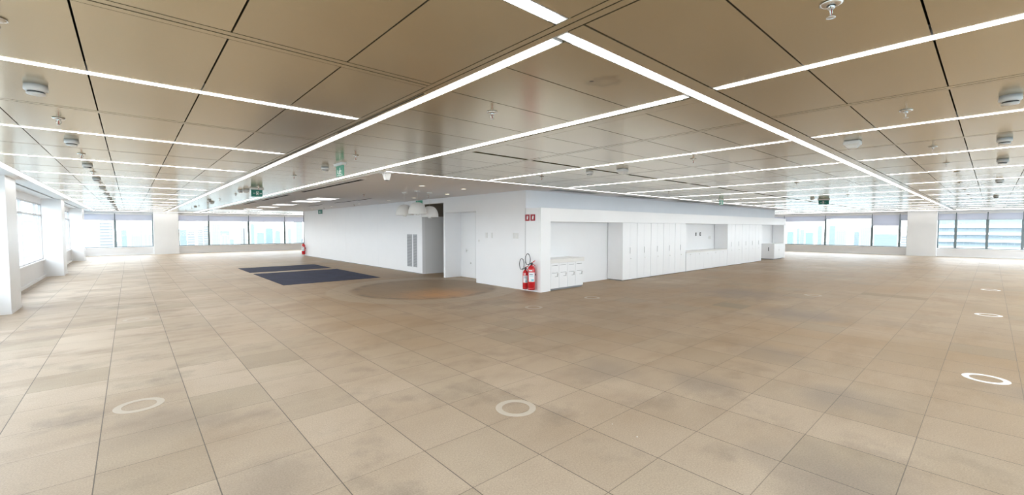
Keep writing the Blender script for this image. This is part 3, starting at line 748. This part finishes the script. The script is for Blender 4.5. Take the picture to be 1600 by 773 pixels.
# air slots in the plaster
def slot(name, x0, y0, x1, y1, label_, grey=False):
    t = thing(name, ((x0 + x1) / 2, (y0 + y1) / 2, Z), label_, 'air vent'); hx, hy = abs(x1 - x0) / 2, abs(y1 - y0) / 2
    f = MB(); w_ = 0.008
    f.box(-hx - w_, -hy - w_, -0.004, hx + w_, -hy, 0).box(-hx - w_, hy, -0.004, hx + w_, hy + w_, 0).box(-hx - w_, -hy, -0.004, -hx, hy, 0).box(hx, -hy, -0.004, hx + w_, hy, 0); f.build('slot_frame', 'plaster', t)
    B_(-hx, -hy, -0.002, hx, hy, -0.0005).build('slot_opening', 'grille_d' if grey else 'dark', t)
    s = MB(); n = 7 if grey else 2
    for k in range(1, n):
        if hx > hy: yy = -hy + 2 * hy * k / n; s.box(-hx, yy - 0.003, -0.006, hx, yy + 0.003, -0.002)
        else: xx = -hx + 2 * hx * k / n; s.box(xx - 0.003, -hy, -0.006, xx + 0.003, hy, -0.002)
    s.build('blade', 'grille' if grey else 'black', t)
slot('air_slot', 3.56, 8.65, 3.67, 12.8, 'long black air slot beside the light line, nearest the plaster corner')
slot('air_slot', 3.56, 14.1, 3.67, 17.6, 'black air slot beside the light line, second from the plaster corner')
slot('air_slot', 3.56, 18.7, 3.67, 21.0, 'black air slot beside the light line, third from the plaster corner')
slot('air_slot', 6.10, 14.0, 6.20, 17.5, 'dark air slot between panel lights and long wall, nearer the pendants')
slot('air_slot', 6.10, 19.0, 6.20, 20.9, 'shorter dark air slot between panel lights and long wall')
slot('ceiling_grille', 8.3, 7.5, 10.1, 7.85, 'grey slatted ceiling grille above the drawer alcove', True)
slot('ceiling_grille', 11.3, 7.5, 13.4, 7.85, 'grey slatted ceiling grille above the nearer tall cabinets', True)
slot('ceiling_grille', 14.8, 7.5, 16.9, 7.85, 'grey slatted ceiling grille above the start of the counter niche', True)
slot('ceiling_grille', 18.4, 7.5, 20.4, 7.85, 'grey slatted ceiling grille beyond the counter niche', True)
for y0_, y1_, s_ in ((2.85, 4.6, 'first'), (5.3, 8.5, 'second')):
    t = thing('air_slot', (1.668, (y0_ + y1_) / 2, Z), 'narrow dark slot beside the broad long run, %s from the corner' % s_, 'air vent'); hy = (y1_ - y0_) / 2
    B_(-0.010, -hy, -0.003, -0.002, hy, -0.0015).build('slot_opening', 'dark', t); B_(-0.002, -hy, -0.005, 0.010, hy, -0.0015).build('blade', 'ceil', t)

# sprinklers
def sprinkler(loc, label_, grp):
    t = thing('sprinkler', loc, label_, 'sprinkler', grp)
    MB().lathe([(0.022, 0), (0.042, -0.001), (0.045, -0.006), (0.030, -0.012), (0.018, -0.012)], 24, close=False).build('escutcheon', 'chrome', t)
    MB().lathe([(0.0, -0.004), (0.013, -0.004), (0.013, -0.026), (0.0, -0.026)], 12, close=False).build('body', 'chrome', t)
    f = MB(); f.tube([(-0.012, 0, -0.02), (-0.017, 0, -0.04), (-0.004, 0, -0.062)], 0.0028, 6); f.tube([(0.012, 0, -0.02), (0.017, 0, -0.04), (0.004, 0, -0.062)], 0.0028, 6); f.build('yoke', 'chrome', t)
    MB().tube([(0, 0, -0.025), (0, 0, -0.058)], 0.003, 8).build('bulb', 'redbulb', t)
    MB().lathe([(0.0, -0.062), (0.018, -0.062), (0.018, -0.065), (0.0, -0.065)], 12, close=False).build('deflector', 'chrome', t)
    return t
def rowcopy(make, base, pts, labels, grp):
    for i, (p, l) in enumerate(zip(pts, labels)):
        if base is None: base = make((p[0], p[1], Z), l, grp)
        else: dup(base, (p[0], p[1], Z), 0, l, grp)
    return base
SPR = rowcopy(sprinkler, None, [(-0.45, 3.2 + 2.49 * k) for k in range(13)], ['%s sprinkler from the viewer in the bay by the side windows' % ORD[k] for k in range(13)], 'sprinklers by the side windows')
rowcopy(None, SPR, [(2.36, 2.9 + 2.98 * k) for k in range(10)], ['%s sprinkler from the corner between the two long light runs' % ORD[k] for k in range(10)], 'sprinklers between the long runs')
rowcopy(None, SPR, [(2.36, 0.51), (4.95, 0.52), (7.40, 0.52), (9.36, 0.5), (11.0, 0.45), (13.6, 0.5), (16.1, 0.5), (18.6, 0.5), (21.1, 0.5)], ['large near sprinkler in the beige panel above the open floor'] + ['%s sprinkler of the row on the open-floor side' % ORD[k] for k in range(1, 9)], 'sprinklers on the open-floor side')
rowcopy(None, SPR, [(6.11, 2.91), (6.03, 5.88), (11.0, 2.9), (11.0, 5.9), (16.0, 2.9), (16.0, 5.9)], ['chrome sprinkler between first and second strips before the joinery, towards the viewer', 'chrome sprinkler near the light line over the joinery, closest to the corner',
        'sprinkler above mid-way to the counter niche, away from the joinery', 'sprinkler near the light line over the tall cabinets', 'sprinkler above the floor before the counter niche', 'sprinkler near the light line over the counter niche'], 'sprinklers before the joinery wall')
rowcopy(None, SPR, [(5.2, 12.4), (6.9, 11.6), (7.2, 18.2), (7.2, 22.0)], ['small sprinkler in the plaster ceiling past the pendants', 'small sprinkler in the plaster ceiling by the alcove wall', 'small sprinkler along the long wall between downlights', 'small sprinkler along the long wall before the far exit sign'], 'sprinklers in the plaster ceiling')

# detectors
def detector(loc, label_, grp):
    t = thing('smoke_detector', loc, label_, 'smoke detector', grp)
    MB().lathe([(0.0, 0), (0.060, 0), (0.062, -0.035), (0.052, -0.045), (0.0, -0.046)], 28, close=False).build('base', 'device', t)
    MB().lathe([(0.044, -0.044), (0.044, -0.056)], 20, close=False).build('sensing_slot', 'deviceslot', t)
    MB().lathe([(0.0, -0.056), (0.050, -0.056), (0.046, -0.066), (0.0, -0.068)], 24, close=False).build('cap', 'device', t)
    return t
DET = rowcopy(detector, None, [(-0.46, 4.5 + 2.49 * k) for k in range(12)], ['%s white smoke detector of the row by the side windows' % ORD[k] for k in range(12)], 'smoke detectors by the side windows')
rowcopy(None, DET, [(5.0, -0.06), (7.3, -0.06), (9.5, -0.07), (13.53, -0.07), (20.2, -0.05)], ['%s white smoke detector from the viewer on the open-floor side' % ORD[k] for k in range(5)], 'smoke detectors on the open-floor side')
rowcopy(None, DET, [(2.43, 7.33), (2.22, 13.26), (2.14, 18.48), (2.28, 24.3)], ['white smoke detector next to the running-figure exit sign', 'smoke detector by the dark green exit sign with arrow', 'smoke detector between the long runs half way to the far windows', 'farthest smoke detector between the long runs'], 'smoke detectors between the long runs')
rowcopy(None, DET, [(6.12, 4.79), (16.91, 4.0), (23.3, 5.0)], ['white smoke detector with dark slots beside the tapered white unit', 'smoke detector near the hanging exit sign before the far windows', 'distant smoke detector beyond the hanging exit sign'], 'smoke detectors before the joinery wall')
def tapered(loc, label_, w=0.075, h=0.085):
    t = thing('ceiling_access_point', loc, label_, 'ceiling device')
    B_(-w, -w, -h * 0.6, w, w, 0).build('upper_body', 'device', t, 0.012); MB().taper(0, 0, -h, w * 0.5, w * 0.5, -h * 0.6, w * 0.85, w * 0.85).build('lower_body', 'device', t, 0.004)
tapered((6.27, 4.21, Z), 'plain white tapered box on the ceiling beyond the black slot')
tapered((6.23, 1.10, Z), 'white tapered box on the ceiling just beyond the crosswise light run')
tapered((2.29, 12.95, Z), 'white tapered box on the ceiling by the dark green exit sign')
tapered((2.37, 19.8, Z), 'white tapered box on the ceiling half way down between the long runs')
t = thing('ceiling_camera', (3.52, 7.36, Z), 'white flared camera housing under the corner of the plaster ceiling', 'ceiling device')
B_(-0.09, -0.09, -0.012, 0.09, 0.09, 0).build('mounting_plate', 'device', t, 0.003); MB().taper(0.0, 0.0, -0.13, 0.036, 0.036, -0.012, 0.062, 0.062).build('housing', 'device', t, 0.004)
B_(-0.028, -0.028, -0.136, 0.028, 0.028, -0.13).build('lens_window', 'deviceslot', t)

# ================================================================== FLOOR THINGS
for (x0, y0, x1, y1, lb_) in ((3.27, 13.57, 6.22, 17.6, 'larger navy carpet patch inlaid in the beige floor, nearer the viewer'), (3.27, 18.2, 6.22, 20.5, 'smaller navy carpet patch inlaid in the floor, nearer the far windows')):
    o = B_(x0, y0, 0.0, x1, y1, 0.006).build('carpet_patch', 'navy'); tag(o, lb_, 'carpet', 'navy carpet patches')
def ring(r=0.185, ri=0.127, n=64):
    mb = MB(); bm = mb.bm; a = []
    for k in range(n):
        c, s = math.cos(2 * PI * k / n), math.sin(2 * PI * k / n)
        a.append([bm.verts.new((rr * c, rr * s, z)) for rr, z in ((r, 0.0), (r, 0.0015), (ri, 0.0015), (ri, 0.0))])
    for k in range(n):
        p, q = a[k], a[(k + 1) % n]
        for i in range(4): bm.faces.new((p[i], q[i], q[(i + 1) % 4], p[(i + 1) % 4]))
    return mb
rw = None; rb = None  # flat rings standing for the tour viewer's navigation marks
for (x, y, lb_) in ((2.60, 2.86, 'faint navigation ring flat on the carpet, centre of the near floor'), (0.02, 5.24, 'faint floor ring on the tiles towards the side windows, nearer of two'), (0.04, 10.25, 'small faint floor ring farther along the side-window bay'),
                    (6.24, 6.31, 'faint floor ring in front of the extinguisher pier'), (8.14, 6.26, 'faint floor ring in front of the drawer cabinets'), (12.5, 2.88, 'faint floor ring out on the stained carpet beyond the single dark tile')):
    if rw is None: rw = ring().build('floor_ring', 'ring_faint'); tag(rw, lb_, 'floor marking', 'faint floor rings'); rw.location = (x, y, 0.0005)
    else: dup(rw, (x, y, 0.0005), 0, lb_)
for (x, y, lb_) in ((6.96, -0.01, 'bright white floor ring, largest of the row on the open floor'), (12.13, -0.01, 'bright white floor ring, second of the row on the open floor'), (17.1, -0.03, 'bright white floor ring, farthest of the row on the open floor')):
    if rb is None: rb = ring().build('floor_ring', 'ring'); tag(rb, lb_, 'floor marking', 'bright floor rings'); rb.location = (x, y, 0.0005)
    else: dup(rb, (x, y, 0.0005), 0, lb_)
for (x, y, lb_) in ((2.98, 2.07, 'tiny plaster crumb on the near carpet, closer to the faint ring'), (2.94, 1.81, 'tiny plaster crumb on the near carpet, farther from the faint ring')):
    mb = MB(); bmesh.ops.create_icosphere(mb.bm, subdivisions=1, radius=0.008)
    for v_ in mb.bm.verts: v_.co *= random.uniform(0.6, 1.2); v_.co.z = v_.co.z * 0.6 + 0.005
    o = mb.build('plaster_crumb', 'chip'); o.location = (x, y, 0); tag(o, lb_, 'debris')

# roller blinds rolled up at the window heads
def blind(horiz, f, a, b, zb, lb_, grp):
    t = thing('roller_blind', ((a + b) / 2, f, 0) if horiz else (f, (a + b) / 2, 0), lb_, 'blind', grp, 0 if horiz else PI / 2)
    h = (b - a) / 2 - 0.02
    B_(-h, -0.004, zb + 0.025, h, 0.004, 2.47).build('blind_cloth', 'blind', t)
    B_(-h, -0.012, zb, h, 0.012, zb + 0.025).build('bottom_bar', 'grille', t)
    B_(-h, -0.035, 2.47, h, 0.035, 2.55).build('cassette', 'trim_white', t)
for i, (a, b) in enumerate(N_sp):
    if a > 12: continue
    pos_ = ['beside the side-window corner', 'between the corner pane and the column'][i] if i < 2 else '%s pane from the column towards the long wall' % ORD[i - 2]
    blind(True, Y1 - 0.045, a, b, 2.11, 'pale rolled-up blind on far windows, %s' % pos_, 'blinds on the far windows')
for i, (a, b) in enumerate(E_sp):
    if a > 11: continue
    zb = 1.80 if abs(a - 3.78) < 0.05 else (2.26 if abs(a - 5.09) < 0.05 else 2.11)
    l = 'grey roller blind past the joinery end, %s pane of the window row' % ORD[i]
    if zb == 1.80: l = 'lavender-grey roller blind drawn lower than the others, beside the distant column'
    if zb == 2.26: l = 'grey roller blind rolled highest, next to the lowered one'
    blind(False, X1 - 0.045, a, b, zb, l, 'blinds past the joinery')

# ================================================================== CITY OUTSIDE
tag(B_(-2500, -1500, -91, 3500, 4000, -90).build('ground', mat('hazy city ground', (0.20, 0.24, 0.25), 0.9, noise=0.2, nscale=0.01)), kind='structure')
FAC = {
    'blue': facade('pale blue glass facade', (0.194, 0.223, 0.238), (0.151, 0.187, 0.202), 3.3, 2.0, 0.7, 0.9),
    'cyan': facade('cyan glass facade', (0.158, 0.209, 0.223), (0.137, 0.191, 0.205), 3.3, 2.0, 0.7, 0.9),
    'white': facade('white banded facade', (0.245, 0.245, 0.245), (0.137, 0.144, 0.148), 6.6, 400, 0.3, 1.0),
    'cream': facade('pale apartment facade', (0.238, 0.238, 0.238), (0.187, 0.194, 0.202), 3.3, 6.0, 0.5, 0.5),
    'grid': facade('blue grid facade', (0.216, 0.230, 0.238), (0.151, 0.180, 0.194), 3.3, 3.6, 0.55, 0.6),
}
def tower(x0, x1, y0, y1, top, fac, lb_, crown=True):
    t = thing('tower_block', ((x0 + x1) / 2, (y0 + y1) / 2, -90), lb_, 'building', 'city towers outside'); hx, hy = (x1 - x0) / 2, (y1 - y0) / 2
    B_(-hx, -hy, 0, hx, hy, top + 90).build('tower_body', FAC[fac], t)
    if crown: B_(-hx * 0.5, -hy * 0.5, top + 90, hx * 0.45, hy * 0.5, top + 94).build('roof_plant', 'grille', t)
S = 10.0
TN = [(160, 11.1, 12.7, 1.2, 'blue', 'pale blue tower close to the wide column, through the first pane beside it'), (140, 11.3, 12.8, 0.7, 'white', 'white banded block in the pane beside the wide column'), (190, 18.3, 19.8, 0.9, 'white', 'banded block centred in the pane beside the wide column'),
      (150, 15.9, 16.9, 2.3, 'white', 'tall white banded tower just before the first mullion from the column'), (220, 26.1, 29.0, 3.2, 'cream', 'broad cream tower just past the first mullion from the column'), (180, 23.7, 26.4, 0.7, 'grid', 'bluish gridded block in the middle of the second pane'),
      (120, 15.9, 17.5, -0.1, 'cream', 'low white block in front of the bluish gridded block'), (110, 16.2, 16.9, -0.8, 'blue', 'small low teal block in the second pane'), (200, 33.2, 34.1, 1.7, 'cream', 'slim cream twin tower in the second pane, left-hand one'),
      (200, 34.4, 35.1, 1.8, 'cream', 'slim cream twin tower next to the second mullion'), (260, 47.8, 49.3, 3.7, 'blue', 'distant faint blue tower just past the second mullion'), (150, 29.2, 31.1, 0.2, 'blue', 'stepped blue block in the third pane'),
      (160, 33.7, 35.7, 1.5, 'cyan', 'bright cyan glass tower in the middle of the third pane'), (150, 34.3, 35.6, 0.7, 'blue', 'blue tower right of the cyan one in the third pane'), (190, 48.0, 49.1, 1.4, 'grid', 'grey-blue tower in the last pane before the long wall'),
      (110, 29.5, 30.9, 3.7, 'grid', 'tall gridded blue tower touching the edge of the long wall'), (130, -4.9, -2.8, 2.7, 'white', 'white balcony block near the corner of the side and far windows'), (170, -1.8, -0.6, 1.1, 'blue', 'small blue tower beyond the corner mullion'),
      (210, 0.2, 3.6, 2.6, 'cream', 'wide pale building filling the pane before the wide column'), (120, 2.0, 3.9, 0.3, 'cream', 'lower pale building beside the wide column on its corner side')]
for (D, a, b, zt, fc, lb_) in TN:
    tower(a * S, b * S, D * S, D * S + 18, H + (zt - H) * S, fc, lb_)
TE = [(180, 48.2, 50.0, 0.3, 'cyan', 'cyan block right beside the end of the joinery wall'), (200, 51.3, 52.2, 1.4, 'blue', 'slim pale tower above the cyan block by the joinery end'), (190, 47.3, 48.4, 1.0, 'grid', 'slim gridded tower in the first pane past the joinery'),
      (170, 39.8, 41.8, 0.1, 'cyan', 'low cyan block in the middle of the first pane past the joinery'), (220, 48.3, 49.7, 2.5, 'blue', 'tall faint tower by the mullion below the hanging exit sign'), (240, 47.6, 49.8, 2.7, 'blue', 'tall faint tower just past the mullion below the exit sign'),
      (190, 34.5, 37.5, 0.8, 'cream', 'broad pale block in the second pane past the joinery'), (200, 32.5, 33.9, 0.3, 'blue', 'small blue tower in the second pane past the joinery'), (230, 33.7, 36.8, 1.7, 'cream', 'wide faint tower behind the small blue one'),
      (180, 19.8, 25.4, -0.3, 'blue', 'wide blue block below the lowered blind'), (150, 14.2, 15.7, -0.3, 'white', 'low white block right beside the distant column')]
for (D, a, b, zt, fc, lb_) in TE:
    tower(D * S, D * S + 18, a * S, b * S, H + (zt - H) * S, fc, lb_)
# office building with white floor slabs across the street
t = thing('office_building', (300, 0, -90), 'nearby office building of white floor slabs and blue glass right of the distant column', 'building')
B_(1, -70, 0, 40, 17.6, 96.5).build('glass_body', FAC['blue'], t)
for k in range(8):
    zc = H + (0.99 - H) * 4 - 3.42 * (k - 1) + 90
    B_(-1.0, -70.5, zc - 0.58, 40.5, 18.1, zc + 0.58).build('floor_slab', 'white', t)
t = thing('office_building', (-90, 380, -90), 'pale banded building seen sideways through the nearest side window', 'building')
B_(-30, -40, 0, 45, 60, 100).build('building_body', FAC['white'], t)
for k in range(10): B_(-30.5, -41, 60 + 4 * k, 46, 61, 61.2 + 4 * k).build('floor_slab', 'white', t)
